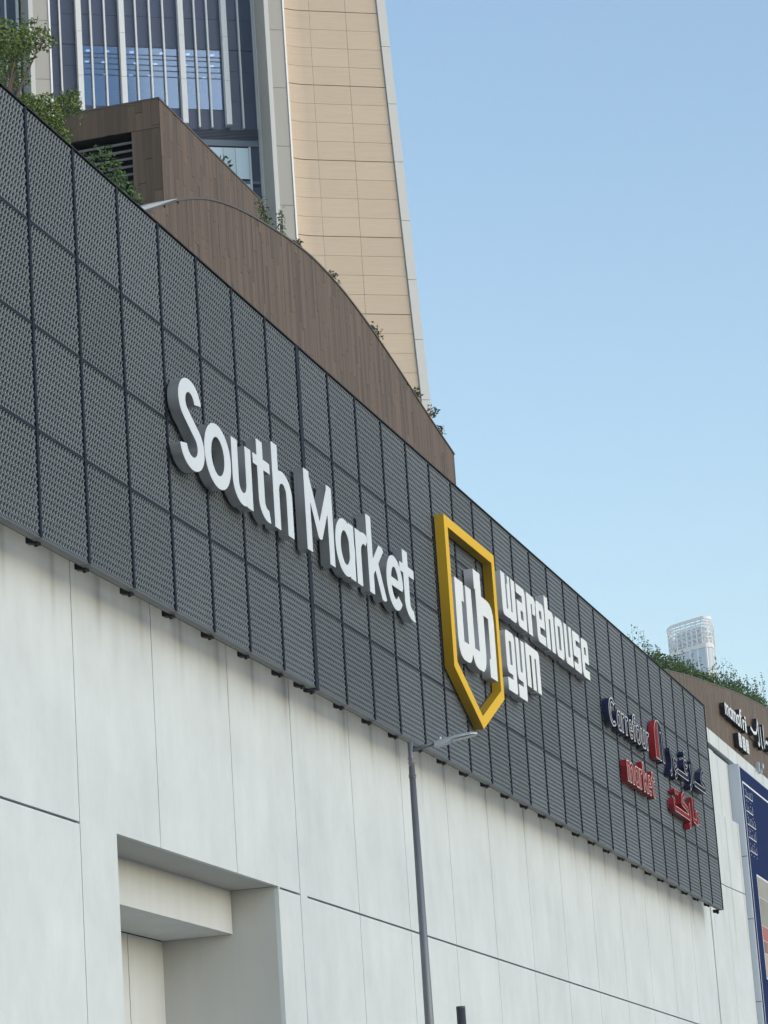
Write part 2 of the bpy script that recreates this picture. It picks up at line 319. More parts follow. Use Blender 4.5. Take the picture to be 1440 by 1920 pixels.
# ------------------------------------------------------------------ letters: stroke shapes -> outlines -> solid letters
class G2:
    def __init__(s, x0, x1, y0, y1, n=110):
        h = max((x1-x0), (y1-y0))/n; s.h = h
        s.xs = np.arange(x0-3*h, x1+3.5*h, h); s.ys = np.arange(y0-3*h, y1+3.5*h, h)
        s.X, s.Y = np.meshgrid(s.xs, s.ys); s.D = np.full(s.X.shape, 9.)
    def add(s, d): s.D = np.minimum(s.D, d)
    def sub(s, d): s.D = np.maximum(s.D, -d)
    def sbar(s, p, q, r0, ext=0):
        dx, dy = q[0]-p[0], q[1]-p[1]; L = math.hypot(dx, dy); ux, uy = dx/L, dy/L
        ax = (s.X-p[0])*ux+(s.Y-p[1])*uy; ay = -(s.X-p[0])*uy+(s.Y-p[1])*ux
        qx = np.abs(ax-L/2)-(L/2+ext); qy = np.abs(ay)-r0
        return np.hypot(np.maximum(qx, 0), np.maximum(qy, 0))+np.minimum(np.maximum(qx, qy), 0)
    def bar(s, p, q, r0, ext=0): s.add(s.sbar(p, q, r0, ext))
    def sbox(s, x0, x1, y0, y1, r=0.):
        qx = np.abs(s.X-(x0+x1)/2)-(x1-x0)/2+r; qy = np.abs(s.Y-(y0+y1)/2)-(y1-y0)/2+r
        return np.hypot(np.maximum(qx, 0), np.maximum(qy, 0))+np.minimum(np.maximum(qx, qy), 0)-r
    def line(s, pts, r0, butt=True):
        d = np.full(s.X.shape, 9.)
        for (ax, ay), (bx, by) in zip(pts[:-1], pts[1:]):
            vx, vy = bx-ax, by-ay; L2 = vx*vx+vy*vy+1e-12
            t = np.clip(((s.X-ax)*vx+(s.Y-ay)*vy)/L2, 0, 1)
            d = np.minimum(d, np.hypot(s.X-ax-t*vx, s.Y-ay-t*vy))
        d = d-r0
        if butt:
            for e, pr in ((pts[0], pts[1]), (pts[-1], pts[-2])):
                ux, uy = e[0]-pr[0], e[1]-pr[1]; L = math.hypot(ux, uy); ux, uy = ux/L, uy/L
                bx = s.sbar(e, (e[0]+ux*r0*1.3, e[1]+uy*r0*1.3), r0*1.25)
                d = np.maximum(d, -bx)
        s.add(d)
    def contours(s, lvl=0.):
        D = s.D-lvl; ny, nx = D.shape; ins = D < 0
        c = ins[:-1, :-1]*1+ins[:-1, 1:]*2+ins[1:, 1:]*4+ins[1:, :-1]*8
        jj, ii = np.nonzero((c > 0) & (c < 15)); nxt = {}
        T = {1: [(3, 0)], 2: [(0, 1)], 3: [(3, 1)], 4: [(1, 2)], 5: [(3, 0), (1, 2)], 6: [(0, 2)], 7: [(3, 2)], 8: [(2, 3)], 9: [(2, 0)], 10: [(0, 1), (2, 3)], 11: [(2, 1)], 12: [(1, 3)], 13: [(1, 0)], 14: [(0, 3)]}
        def key(e, i, j): return ((0, i, j), (1, i+1, j), (0, i, j+1), (1, i, j))[e]
        def pos(k):
            t, i, j = k
            a = D[j, i]; bb = D[j, i+1] if t == 0 else D[j+1, i]; u = a/(a-bb)
            return (s.xs[i]+(u*s.h if t == 0 else 0), s.ys[j]+(u*s.h if t == 1 else 0))
        for j, i in zip(jj.tolist(), ii.tolist()):
            for e0, e1 in T[int(c[j, i])]: nxt[key(e0, i, j)] = key(e1, i, j)
        out = []
        while nxt:
            st = next(iter(nxt)); k = st; lp = []
            while k in nxt:
                lp.append(pos(k)); k = nxt.pop(k)
            if len(lp) > 7: out.append(simplify(lp, s.h*.12))
        return out
def simplify(lp, tol):
    P = np.array(lp); n = len(P)
    i0 = int(np.argmin(P[:, 0])); P = np.roll(P, -i0, 0); i1 = int(np.argmax(P[:, 0]))
    def rdp(a):
        if len(a) < 3: return [tuple(a[0]), tuple(a[-1])]
        d = a[-1]-a[0]; L = np.hypot(*d)+1e-12
        e = np.abs((a[1:-1, 0]-a[0, 0])*d[1]-(a[1:-1, 1]-a[0, 1])*d[0])/L
        k = int(np.argmax(e))
        if e[k] < tol: return [tuple(a[0]), tuple(a[-1])]
        return rdp(a[:k+2])[:-1]+rdp(a[k+1:])
    A = rdp(P[:i1+1]); B = rdp(np.vstack([P[i1:], P[:1]]))
    return A[:-1]+B[:-1]
def solid(loops, y_front, depth, mt, name, parent, T=lambda p: p):
    """fill closed loops (holes by even-odd) at local y = y_front and extrude backwards by depth (0 = flat plate)"""
    cu = bpy.data.curves.new(name, 'CURVE'); cu.dimensions = '2D'; cu.fill_mode = 'BOTH'; cu.extrude = depth/2
    for lp in loops:
        sp = cu.splines.new('POLY'); sp.points.add(len(lp)-1); sp.use_cyclic_u = True
        for q, p in zip(sp.points, lp):
            x, z = T(p); q.co = (x, z, 0, 1)
    tmp = bpy.data.objects.new('tmp', cu); COL.objects.link(tmp)
    dg = bpy.context.evaluated_depsgraph_get()
    me = bpy.data.meshes.new_from_object(tmp.evaluated_get(dg)); bpy.data.objects.remove(tmp); bpy.data.curves.remove(cu)
    V = np.empty(len(me.vertices)*3, np.float32); me.vertices.foreach_get('co', V); V = V.reshape(-1, 3)
    NV = np.stack([V[:, 0], y_front+depth/2-V[:, 2], V[:, 1]], 1); me.vertices.foreach_set('co', NV.ravel().astype(np.float32)); me.update()
    me.name = name; me.materials.clear(); me.materials.append(mt)
    o = bpy.data.objects.new(name, me); COL.objects.link(o); o.parent = parent
    return o
def arc(cx, cy, rx, ry, a0, a1, n=22): return [(cx+rx*math.cos(R(a0+(a1-a0)*i/n)), cy+ry*math.sin(R(a0+(a1-a0)*i/n))) for i in range(n+1)]

def glyph(ch, r):            # sans letters, x-height 1, cap height 1.4, stroke half width r -> (field, advance width)
    k = r
    if ch == 'S':
        g = G2(0, .70, -.02, 1.42); g.line(arc(.35, 1.05, .235, .36-k, 8, 235)+arc(.36, .38, .26, .38-k, 62, -172), k); return g, .70
    if ch == 'o':
        g = G2(0, .8, -.02, 1.02); p = arc(.4, .5, .4-k, .51-k, 0, 360, 44); g.line(p, k, False); return g, .8
    if ch == 'u':
        g = G2(0, .66, -.02, 1.02); g.line([(k, 1), (k, .4)]+arc(.66/2, .36, .33-k, .37-k, 180, 360)[0:], k); g.bar((.66-k, 0), (.66-k, 1), k); return g, .66
    if ch == 't':
        g = G2(0, .58, -.02, 1.32); g.line([(.24, 1.28), (.24, .4)]+arc(.24+.20, .32, .20, .33-k, 180, 285), k); g.bar((0, 1-k*.85), (.56, 1-k*.85), k*.85); return g, .58
    if ch == 'h':
        g = G2(0, .66, -.02, 1.45); g.bar((k, 0), (k, 1.43), k); g.line(arc(.33, .66, .33-k, .37-k, 180, 0)+[(.66-k, 0)], k); return g, .66
    if ch == 'n' or ch == 'r':
        g = G2(0, .5, -.02, 1.02); g.bar((k, 0), (k, 1), k); g.line(arc(.34, .62, .34-k, .40-k, 180, 62), k); return g, .5
    if ch == 'm':
        g = G2(0, 1.0, -.02, 1.02); g.bar((k, 0), (k, 1), k)
        for c in (.28, .28+.5-k*.55): g.line(arc(c, .66, .28-k*.8, .36-k, 175, 0)+[(c+.28-k*.8, 0)], k)
        return g, 1.0
    if ch == 'M':
        g = G2(0, 1.08, -.02, 1.42); g.bar((k, 0), (k, 1.4), k); g.bar((1.08-k, 0), (1.08-k, 1.4), k)
        g.line([(k, 1.4-k*.9), (.54, .42), (1.08-k, 1.4-k*.9)], k*.95, False); return g, 1.08
    if ch == 'a':
        g = G2(0, .74, -.02, 1.02); g.line(arc(.38, .5, .38-k, .51-k, 0, 360, 44), k, False); g.bar((.74-k, 0), (.74-k, 1), k); return g, .74
    if ch == 'k':
        g = G2(0, .70, -.02, 1.45); g.bar((k, 0), (k, 1.43), k); g.line([(k*1.2, .42), (.60, 1.0)], k*.9); g.line([(.32, .64), (.62, .0)], k*.95)
        g.sub(g.sbox(-.2, 1, 1.0, 1.2)*1 if False else g.sbox(.25, 1.2, 1.0, 1.4)); g.sub(g.sbox(0, 1.2, -.5, 0)); return g, .70
    if ch == 'e':
        g = G2(0, .74, -.02, 1.02); g.line(arc(.37, .5, .37-k, .51-k, -4, 318, 40), k); g.bar((k*.6, .5), (.74-k*.4, .5), k*.78); return g, .74
    if ch == 'C':
        g = G2(0, .9, -.02, 1.42); g.line(arc(.5, .7, .5-k, .71-k, 48, 312, 40), k); return g, .9
    if ch == 'f':
        g = G2(0, .55, -.02, 1.45); g.line([(.2, 0), (.2, 1.05)]+arc(.2+.18, 1.1, .18, .34-k, 180, 60), k); g.bar((0, .92), (.46, .92), k*.85); return g, .55
    if ch == 'i':
        g = G2(0, .2, -.02, 1.4); g.bar((.1, 0), (.1, 1), k); g.line([(.1, 1.25), (.1, 1.26)], k*1.15, False); return g, .2
def letter(parent, ch, s0, s1, zb, xh, front, depth, mside, mface, r=.1, rim=None, org=(0, 0), lift=.003, name=None, rimw=.045):
    g, wd = glyph(ch, r); sx = (s1-s0)/wd
    T = lambda p: (s0-org[0]+p[0]*sx, zb-org[1]+p[1]*xh)
    nm = name or 'letter_%s' % ch.lower()
    lo = g.contours()
    o = solid(lo, -front, depth, mside, nm, parent, T)
    if rim:
        solid(lo, -front-lift, 0, rim, 'rim', o, T); solid(g.contours(-rimw), -front-2*lift, 0, mface, 'face', o, T)
    else:
        solid(lo, -front-lift, 0, mface, 'face', o, T)
    return o

# --- South Market
sm = fthing('channel_letter_sign', -6.75, 0, 13.28, 'large brushed steel and white letters reading South Market', 'sign')
for ch, a, c in (('S', -6.75, -5.72), ('o', -5.68, -4.48), ('u', -4.42, -3.49), ('t', -3.39, -2.53), ('h', -2.42, -1.44), ('M', -.74, .80), ('a', .89, 2.01), ('r', 2.10, 2.89), ('k', 2.84, 3.90), ('e', 3.98, 5.06), ('t', 4.90, 5.89)):
    letter(sm, ch, a, c, 13.28, 1.0, .25, .17, M['steel'], M['letter'], r=.102, org=(-6.75, 13.28))

# --- yellow shield and the wh monogram
ys = fthing('shield_sign', 10.4, 0, 11.99, 'yellow pointed shield outline on the mesh screen', 'sign')
outr = [(8.43, 15.99), (12.40, 15.99), (12.39, 12.92), (10.43, 11.99), (8.43, 12.92)]
inn = [(8.70, 15.78), (12.15, 15.78), (12.15, 13.06), (10.42, 12.25), (8.70, 13.06)]
TT = lambda p: (p[0]-10.4, p[1]-11.99)
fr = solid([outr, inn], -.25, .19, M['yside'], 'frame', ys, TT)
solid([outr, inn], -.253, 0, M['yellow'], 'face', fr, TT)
def chaikin(p, n=1):
    for _ in range(n):
        q = []
        for i in range(len(p)):
            a, c = p[i], p[(i+1) % len(p)]
            if math.hypot(a[0]-c[0], a[1]-c[1]) > .45: q += [(a[0]*.93+c[0]*.07, a[1]*.93+c[1]*.07), (a[0]*.07+c[0]*.93, a[1]*.07+c[1]*.93)]
            else: q += [(a[0]*.75+c[0]*.25, a[1]*.75+c[1]*.25), (a[0]*.25+c[0]*.75, a[1]*.25+c[1]*.75)]
        p = q
    return p
whp = [(8.92, 14.82), (9.56, 14.82), (9.56, 14.42), (9.38, 14.42), (9.37, 13.59), (9.73, 13.59), (9.74, 14.81), (10.19, 14.81), (10.21, 13.6), (10.58, 13.6), (10.56, 14.89), (10.48, 14.89), (10.48, 15.31), (11.03, 15.31), (11.03, 14.83), (11.45, 14.83), (11.65, 14.81), (11.83, 14.73), (11.92, 14.6), (11.95, 14.42), (11.93, 13.21), (11.36, 13.21), (11.36, 13.59), (11.47, 13.6), (11.48, 14.45), (11.10, 14.45), (11.09, 13.60), (11.06, 13.44), (10.97, 13.31), (10.80, 13.22), (10.42, 13.21), (10.22, 13.24), (10.10, 13.31), (10.0, 13.44), (9.90, 13.31), (9.78, 13.23), (9.60, 13.20), (9.25, 13.20), (9.05, 13.27), (8.94, 13.40), (8.90, 13.60)]
whs = fthing('monogram_sign', 10.4, 0, 13.2, 'white block wh monogram inside the yellow shield', 'sign')
TT = lambda p: (p[0]-10.4, p[1]-13.2)
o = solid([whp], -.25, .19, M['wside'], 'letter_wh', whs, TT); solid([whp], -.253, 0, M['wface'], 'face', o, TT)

# --- warehouse gym (heavy rounded block letters in a unit cell, slots cut out)
def block(ch):
    lo, hi = (-.42, 1) if ch in 'gy' else (0, 1.28 if ch == 'h' else 1)
    g = G2(0, 1, lo, hi, 90); B = lambda *a: g.add(g.sbox(*a)); C = lambda *a: g.sub(g.sbox(*a))
    t = .36
    if ch == 'w':
        B(0, .56, 0, 1, .13); B(0, .5, .4, 1); B(.46, 1, 0, 1, .13); B(.46, 1, .4, 1); C(.30, .40, .2, 1.2); C(.63, .73, .2, 1.2); C(.40, .47, .8, 1.2)
    elif ch == 'u':
        B(0, 1, 0, 1, .16); B(0, t, .4, 1); B(1-t, 1, 0, 1); C(t, 1-t, .2, 1.2)
    elif ch == 'o':
        B(0, 1, 0, 1, .2); C(t, 1-t, .2, .8)
    elif ch == 'a':
        B(0, 1, 0, 1, .16); B(.6, 1, 0, .5); C(-.2, .62, .62, .79); C(t, .66, .2, .42); B(0, .3, .79, 1)
    elif ch == 'r':
        B(0, .48, 0, 1); B(0, 1, .55, 1, .16); C(.48, .62, -.1, .80); C(.62, 1.1, -.1, .56)
    elif ch == 'e':
        B(0, 1, 0, 1, .18); B(.5, 1, 0, .2); C(.38, .66, .60, .80); C(.38, 1.2, .22, .40)
    elif ch == 'h':
        B(0, .42, 0, 1.28); B(0, 1, 0, 1, .16); B(.58, 1, 0, .5); C(.42, .60, -.1, .78)
    elif ch == 's':
        B(0, 1, 0, 1, .12); C(.40, 1.2, .66, .80); C(-.2, .58, .2, .36); g.sub(g.sbar((.35, .70), (.72, .3), .0))
    elif ch == 'g':
        B(0, 1, 0, 1, .18); B(.6, 1, -.1, .5); B(0, 1, -.42, -.12, .12); B(.6, 1, -.3, .1); B(0, .4, -.42, -.2); C(.38, .62, .22, .78); B(0, .3, -.42, -.12)
    elif ch == 'y':
        B(0, 1, 0, 1, .16); B(0, .38, .4, 1); B(.62, 1, -.2, 1); C(.38, .62, .22, 1.2); B(0, 1, -.42, -.12, .12); B(0, .4, -.42, -.12)
    elif ch == 'm':
        B(0, 1, 0, 1, .12); B(0, 1, 0, .6); B(0, .3, 0, 1); C(.27, .40, -.1, .78); C(.63, .74, -.1, .78)
    return g.contours()
wg = fthing('block_letter_sign', 12.9, 0, 13.2, 'white block letters reading warehouse gym right of the yellow shield', 'sign')
for ch, a, c, z0, zh in (('w', 12.88, 14.08, 14.84, .94), ('a', 14.21, 15.01, 14.84, .93), ('r', 15.15, 15.93, 14.84, .93), ('e', 16.0, 16.78, 14.84, .93), ('h', 16.88, 17.70, 14.84, .94), ('o', 17.83, 18.6, 14.84, .93), ('u', 18.75, 19.5, 14.84, .94), ('s', 19.62, 20.38, 14.84, .93), ('e', 20.52, 21.25, 14.84, .93),
                          ('g', 12.87, 13.66, 13.60, .92), ('y', 13.79, 14.53, 13.60, .92), ('m', 14.66, 15.93, 13.60, .95)):
    lo = block(ch); T = lambda p: (a-12.9+p[0]*(c-a), z0-13.2+p[1]*zh)
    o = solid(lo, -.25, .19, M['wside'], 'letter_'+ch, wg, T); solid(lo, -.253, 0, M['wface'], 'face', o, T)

# --- supermarket sign
FR, DP = .22, .16
cf = fthing('supermarket_sign', 23.3, 0, 12.9, 'navy and white outlined letters reading Carrefour with red market below', 'sign')
for ch, a, c in (('C', 23.30, 24.10), ('a', 24.20, 24.66), ('r', 24.74, 25.12), ('r', 25.20, 25.58), ('e', 25.64, 26.12), ('f', 26.12, 26.55), ('o', 26.50, 27.06), ('u', 27.14, 27.66), ('r', 27.78, 28.20)):
    letter(cf, ch, a, c, 14.15, .50, FR, DP, M['navy'], M['navyf'], r=.12, rim=M['rim'], org=(23.3, 12.9), rimw=.055)
for ch, a, c in (('m', 24.95, 25.75), ('a', 25.84, 26.36), ('r', 26.44, 26.84), ('k', 26.92, 27.48), ('e', 27.50, 27.98), ('t', 28.0, 28.42)):
    letter(cf, ch, a, c, 12.96, .54, FR, DP, M['red'], M['redf'], r=.12, rim=M['rimr'], org=(23.3, 12.9), rimw=.046)
# arch emblem between the two scripts: red left half, navy right half, pale outlines
def loops_of(fn, x0, x1, y0, y1, n=90, lv=0.):
    g = G2(x0, x1, y0, y1, n); fn(g); return g.contours(lv)
em = fthing('arch_emblem', 29.0, 0, 14.14, 'arch emblem with red left half and navy right half beside the navy letters', 'sign')
def archL(g): g.add(g.sbox(0, .44, 0, 1.1)); g.D = np.maximum(g.D, np.maximum(np.hypot((g.X-.56)*.85, g.Y-.58)-.5, 0-9) * (g.Y > .58) + (g.Y <= .58)*-9); 
def archR(g): g.add(g.sbox(.50, 1.16, 0, 1.1)); g.D = np.maximum(g.D, np.maximum(np.hypot((g.X-.58)*.87, g.Y-.58)-.5, 0-9) * (g.Y > .58) + (g.Y <= .58)*-9); g.sub(g.sbox(.74, .92, -.2, .78, .06))
T = lambda p: p
for fn, ms, mf, rm, x1 in ((archL, 'red', 'redf', 'rimr', .44), (archR, 'navy', 'navyf', 'rim', 1.16)):
    lo = loops_of(fn, 0, x1, 0, 1.1); o = solid(lo, -FR, DP, M[ms], 'half_arch', em, T)
    solid(lo, -FR-.003, 0, M[rm], 'rim', o, T); solid(loops_of(fn, 0, x1, 0, 1.1, 90, -.024), -FR-.006, 0, M[mf], 'face', o, T)
# Arabic scripts, drawn as strokes in metres (x, z)
def arabic(root, strokes, x0, x1, z0, z1, r, ms, mf, rm, front, depth, rimw, org):
    for pl in strokes:
        xs = [p[0] for p in pl]; zs = [p[1] for p in pl]
        def fn(g): g.D = g.D; g.line(pl, r, len(pl) > 2) if len(pl) > 1 else None
        bx = (min(xs)-r, max(xs)+r, min(zs)-r, max(zs)+r)
        lo = loops_of(fn, *bx, 80); T = lambda p: (p[0]-org[0], p[1]-org[1])
        if not lo: continue
        o = solid(lo, -front, depth, M[ms], 'letter_stroke', root, T)
        if rm:
            solid(lo, -front-.003, 0, M[rm], 'rim', o, T); l2 = loops_of(fn, *bx, 80, -rimw)
            if l2: solid(l2, -front-.006, 0, M[mf], 'face', o, T)
        else: solid(lo, -front-.003, 0, M[mf], 'face', o, T)
ar = fthing('arabic_sign', 31, 0, 13.9, 'navy Arabic lettering right of the arch emblem', 'sign')
arabic(ar, [arc(30.85, 14.35, .34, .36, 60, -85, 14), arc(31.62, 14.32, .16, .13, 0, 360, 20)+[(31.80, 14.25), (31.72, 14.06), (31.5, 13.98)],
            [(31.9, 14.20), (33.42, 14.20), (33.42, 14.45)]+arc(33.22, 14.50, .19, .13, 0, 330, 16), [(33.10, 14.84), (33.16, 14.84)],
            [(34.20, 14.74), (34.20, 14.25)], arc(33.62, 14.35, .36, .36, 50, -85, 14), [(34.4, 14.20), (36.0, 14.20), (36.0, 14.36), (35.5, 14.44), (35.62, 14.62), (35.92, 14.76)]],
       30, 37, 13.5, 15, .075, 'navy', 'navyf', 'rim', FR, DP, .02, (31, 13.9))
ar2 = fthing('arabic_sign', 31, 0, 12.8, 'red Arabic lettering under the navy Arabic lettering', 'sign')
arabic(ar2, [[(31.06, 13.34)]+[(31.0, 13.2), (31.08, 13.08), (33.10, 13.07), (33.08, 13.20), (32.9, 13.28), (32.15, 13.36), (32.22, 13.52), (32.55, 13.66)], [(31.28, 13.56), (31.33, 13.56)], [(31.56, 13.58), (31.61, 13.58)],
             arc(32.95, 13.18, .40, .36, 50, -80, 14), [(33.76, 13.72), (33.74, 13.10), (34.2, 13.06), (34.46, 13.12)]+arc(34.32, 13.24, .15, .11, -20, 250, 12)],
       30, 35, 12.7, 13.8, .075, 'red', 'redf', 'rimr', FR, DP, .018, (31, 12.8))

# ------------------------------------------------------------------ wood-clad roof walls
def lerp_profile(pr, s):
    for (a, za), (c, zc) in zip(pr[:-1], pr[1:]):
        if a <= s <= c: return za+(zc-za)*(s-a)/(c-a)
    return pr[0][1] if s < pr[0][0] else pr[-1][1]
def plank_wall(root, pr, n, z0, off, pw=.135, ph=1.35, seed=1):
    """vertical planks on a wall parallel to the mall front; pr = top profile (s, z); coordinates relative to root origin off=(s,z)"""
    rr = random.Random(seed); b = MB(); s = pr[0][0]; k = 0
    while s < pr[-1][0]-.01:
        s2 = min(s+pw, pr[-1][0]); zt0, zt1 = lerp_profile(pr, s), lerp_profile(pr, s2); z = z0-rr.random()*ph
        while z < max(zt0, zt1):
            za, zb = max(z, z0), z+ph-.006
            d = -n-.012-rr.random()*.004; e = .0012
            t0, t1 = min(zb, zt0), min(zb, zt1)
            if t0 > za+.01 and t1 > za+.01:
                b.prism([(s+e-off[0], za-off[1]), (s2-e-off[0], za-off[1]), (s2-e-off[0], t1-off[1]), (s+e-off[0], t0-off[1])], d, -n+.004)
            z += ph
        s = s2
    o = b.build('planks', M['wood'], root); o['kind'] = 'stuff'; return o
def ribbon(root, pr, n0, n1, dz0, dz1, off, mt, name):
    b = MB()
    for (a, za), (c, zc) in zip(pr[:-1], pr[1:]):
        v = [(a, za+dz0), (c, zc+dz0), (c, zc+dz1), (a, za+dz1)]
        b.prism([(x-off[0], z-off[1]) for x, z in v], -n1, -n0)
    return b.build(name, mt, root)
def smooth_profile(p, sub=6):
    out = []
    for i in range(len(p)-1):
        p0, p1, p2, p3 = p[max(i-1, 0)], p[i], p[i+1], p[min(i+2, len(p)-1)]
        for k in range(sub):
            t = k/sub; q = []
            for d in (0, 1):
                q.append(.5*((2*p1[d])+(-p0[d]+p2[d])*t+(2*p0[d]-5*p1[d]+4*p2[d]-p3[d])*t*t+(-p0[d]+3*p1[d]-3*p2[d]+p3[d])*t**3))
            out.append(tuple(q))
    return out+[p[-1]]
P1 = smooth_profile([(-4.6, 18.05), (-3.19, 18.69), (-1.84, 19.30), (-.32, 19.83), (1.43, 20.22), (3.59, 20.52), (5.2, 20.67), (6.24, 20.69), (7.63, 20.63), (9.07, 20.47), (10.54, 20.24), (12.07, 19.96), (13.67, 19.64), (15.80, 19.26)])
w1 = fthing('wood_clad_parapet', 5, -1.3, 16.9, 'brown wood-clad parapet with arched top rising above the mesh screen', 'wall')
plank_wall(w1, P1, 0, 16.9, (5, 16.9), seed=3)
b = MB(); b.prism([(x-5, z-16.9) for x, z in [(-4.6, 16.9), (15.80, 16.9)]+P1[::-1]], .006, .5); b.build('core', M['wooddark'], w1)
ribbon(w1, P1, -.52, .035, 0, .035, (5, 16.9), M['coping'], 'coping')
b = MB(); cp = [q for q in P1 if q[0] < -1.9]
b.prism([(x-5, z+.037-16.9) for x, z in cp]+[(x-5, z+0.042+.06*min(1, (-1.9-x)/1.6)-16.9) for x, z in cp[::-1]], -.05, .3); b.build('pale_coping', M['copew'], w1)
P2 = smooth_profile([(36.0, 17.9), (37.88, 18.15), (41.44, 18.61), (46.27, 19.15), (51.6, 19.71), (57.45, 20.19), (61.5, 20.45)])
w2 = fthing('wood_clad_parapet', 48, -.9, 16.9, 'brown wood-clad parapet with white script sign and hanging greenery on top', 'wall')
plank_wall(w2, P2, 0, 16.9, (48, 16.9), pw=.16, seed=5)
b = MB(); b.prism([(x-48, z-16.9) for x, z in [(36.0, 16.9), (61.5, 16.9)]+P2[::-1]], .006, .6); b.build('core', M['wooddark'], w2)
ribbon(w2, P2, -.6, .03, 0, .03, (48, 16.9), M['coping'], 'coping')
# louvred plant room: front face at n=-4, side facing the camera at s=4.9
bx = fthing('rooftop_plant_room', 4.9, -4, 16.9, 'brown wood-clad rooftop box with dark louvred opening', 'building')
plank_wall(bx, [(4.92, 24.2), (11.25, 24.2)], 0, 16.9, (4.9, 16.9), seed=9)
def side_planks(root, n0, n1, z0, z1, seed):      # planks on the face that looks back along the street (-s)
    rr = random.Random(seed); b = MB(); n = n0
    while n > n1+.01:
        m2 = max(n-.16, n1); z = z0-(rr.random()*1.4)
        while z < z1:
            za, zb = max(z, z0), min(z+1.39, z1); d = -.012-rr.random()*.004
            if zb-za > .02: b.box(d, .002, -n+.0012-4, -m2-.0012-4, za-16.9, zb-16.9)
            z += 1.4
        n = m2
    o = b.build('planks', M['wood'], root); o['kind'] = 'stuff'
side_planks(bx, -4.0, -4.58, 16.9, 23.60, 1); side_planks(bx, -4.0, -9.0, 23.61, 24.2, 2)
b = MB(); b.box(.022, 6.34, .006, .30, 0, 7.29); b.box(.022, 6.34, 5.0, 5.2, 0, 7.29); b.box(.022, 6.34, .3, 5.0, 7.0, 7.29); b.box(6.1, 6.34, .3, 5.0, 0, 7.0); b.box(.003, .3, .008, .57, 0, 6.70); b.box(.003, .3, .57, 5.0, 6.72, 7.0); b.build('core', M['wooddark'], bx)
b = MB(); b.box(.9, .95, .57, 5.0, 0, 6.7); b.build('louvre_backing', M['black'], bx)
lv = MB(); lv.quad((.10, .57, 0), (.10, 5.0, 0), (.26, 5.0, .055), (.26, .57, .055)); lv.quad((.10, .57, -.05), (.10, .57, 0), (.10, 5.0, 0), (.10, 5.0, -.05)); lv.quad((.10, .57, -.05), (.10, 5.0, -.05), (.26, 5.0, .005), (.26, .57, .005))
lvm = lv.mesh('louvre_blade'); lvm.materials.append(M['louvre'])
for i in range(24): link_mesh('louvre_blade', lvm, bx, (0, 0, 6.56-i*.165))
b = MB(); b.box(-.02, 6.38, -.03, .02, 7.301, 7.335); b.box(-.02, .02, .02, 5.0, 7.301, 7.335); b.build('coping', M['coping'], bx)

# ------------------------------------------------------------------ restaurant sign on the far parapet
mf_ = fthing('script_sign', 46.6, -.9, 17.5, 'white script letters reading mamafri on the far brown parapet', 'sign')
for ch, a, c, xh in (('m', 46.62, 47.35, .38), ('a', 47.42, 47.95, .38), ('m', 48.02, 48.75, .38), ('a', 48.80, 49.35, .38), ('f', 49.40, 49.95, .46), ('r', 49.98, 50.40, .38), ('i', 50.45, 50.72, .40)):
    letter(mf_, ch, a, c, 18.25, xh, .20, .16, M['black'], M['print'], r=.10, org=(46.6, 17.5))
for i, a in enumerate((48.85, 49.60, 50.28)):
    lo = loops_of(lambda g: g.add(g.sbox(a, a+.55, 17.54, 18.0, .07)), a, a+.55, 17.5, 18.05, 50)
    o = solid(lo, -.20, .16, M['black'], 'square_tile', mf_, lambda p: (p[0]-46.6, p[1]-17.5)); solid(lo, -.203, 0, M['print'], 'face', o, lambda p: (p[0]-46.6, p[1]-17.5))
    mk = [[(a+.12, 17.9), (a+.43, 17.9)], [(a+.27, 17.96), (a+.27, 17.58)], [(a+.14, 17.75), (a+.42, 17.75)], [(a+.14, 17.62), (a+.42, 17.64)]]
    for pl in mk:
        lo = loops_of(lambda g: g.line(pl, .018, False), pl[0][0]-.03, pl[1][0]+.03, min(pl[0][1], pl[1][1])-.03, max(pl[0][1], pl[1][1])+.03, 40)
        solid(lo, -.206, 0, M['wside'], 'mark', o, lambda p: (p[0]-46.6, p[1]-17.5))
ms_ = fthing('arabic_script_sign', 52, -.9, 17.5, 'white Arabic script right of the white script letters', 'sign')
arabic(ms_, [[(51.6, 18.60), (52.2, 18.50), (52.75, 18.56), (53.05, 18.75), (53.25, 19.14)], [(53.3, 19.05), (53.32, 18.3), (53.15, 18.2), (53.0, 18.3)], [(53.75, 18.95), (53.78, 18.3), (53.95, 18.2)], [(54.42, 19.08), (54.35, 18.32)], arc(55.0, 18.46, .3, .14, 190, 20, 10), [(56.0, 18.9), (55.6, 18.4), (55.2, 18.35)]],
       51, 56, 18, 19.3, .055, 'black', 'print', None, .20, .16, .02, (52, 17.5))
b = MB(); b.box(.15, 4.2, -.06, -.04, .84, .87); b.box(.15, .18, -.06, -.04, .84, 1.15); b.build('rail', M['black'], ms_)

# ------------------------------------------------------------------ billboard
bb = fthing('billboard', 45.1, W, 4, 'navy billboard with white frame line and a photo panel at the right edge', 'billboard')
b = MB(); b.box(0, 13, -.355, -.002, 0, 12.36); bevel(b.build('case', M['bside'], bb), .012)
b = MB(); b.box(.10, 12.9, -.361, -.356, .1, 12.28); b.build('banner', M['bannerf'], bb)
for z in (9.44, 7.49, 4.94): 
    b = MB(); b.box(-.006, .0, -.353, -.17, z-.015, z+.015); b.build('case_joint', M['ledge'], bb)
def ban(name, x0, x1, z0, z1, mt, y=-.365):
    b = MB(); b.box(x0, x1, y, y+.003, z0, z1); return b.build(name, mt, bb)
ban('frame_line', .34, 12.6, 11.80, 11.86, M['print']); ban('frame_line', .34, .40, .4, 11.798, M['print'])
def print_mat(nm, col): return mat(nm, col, .5, noise=[((.9, .9, .9), .5, 3)])
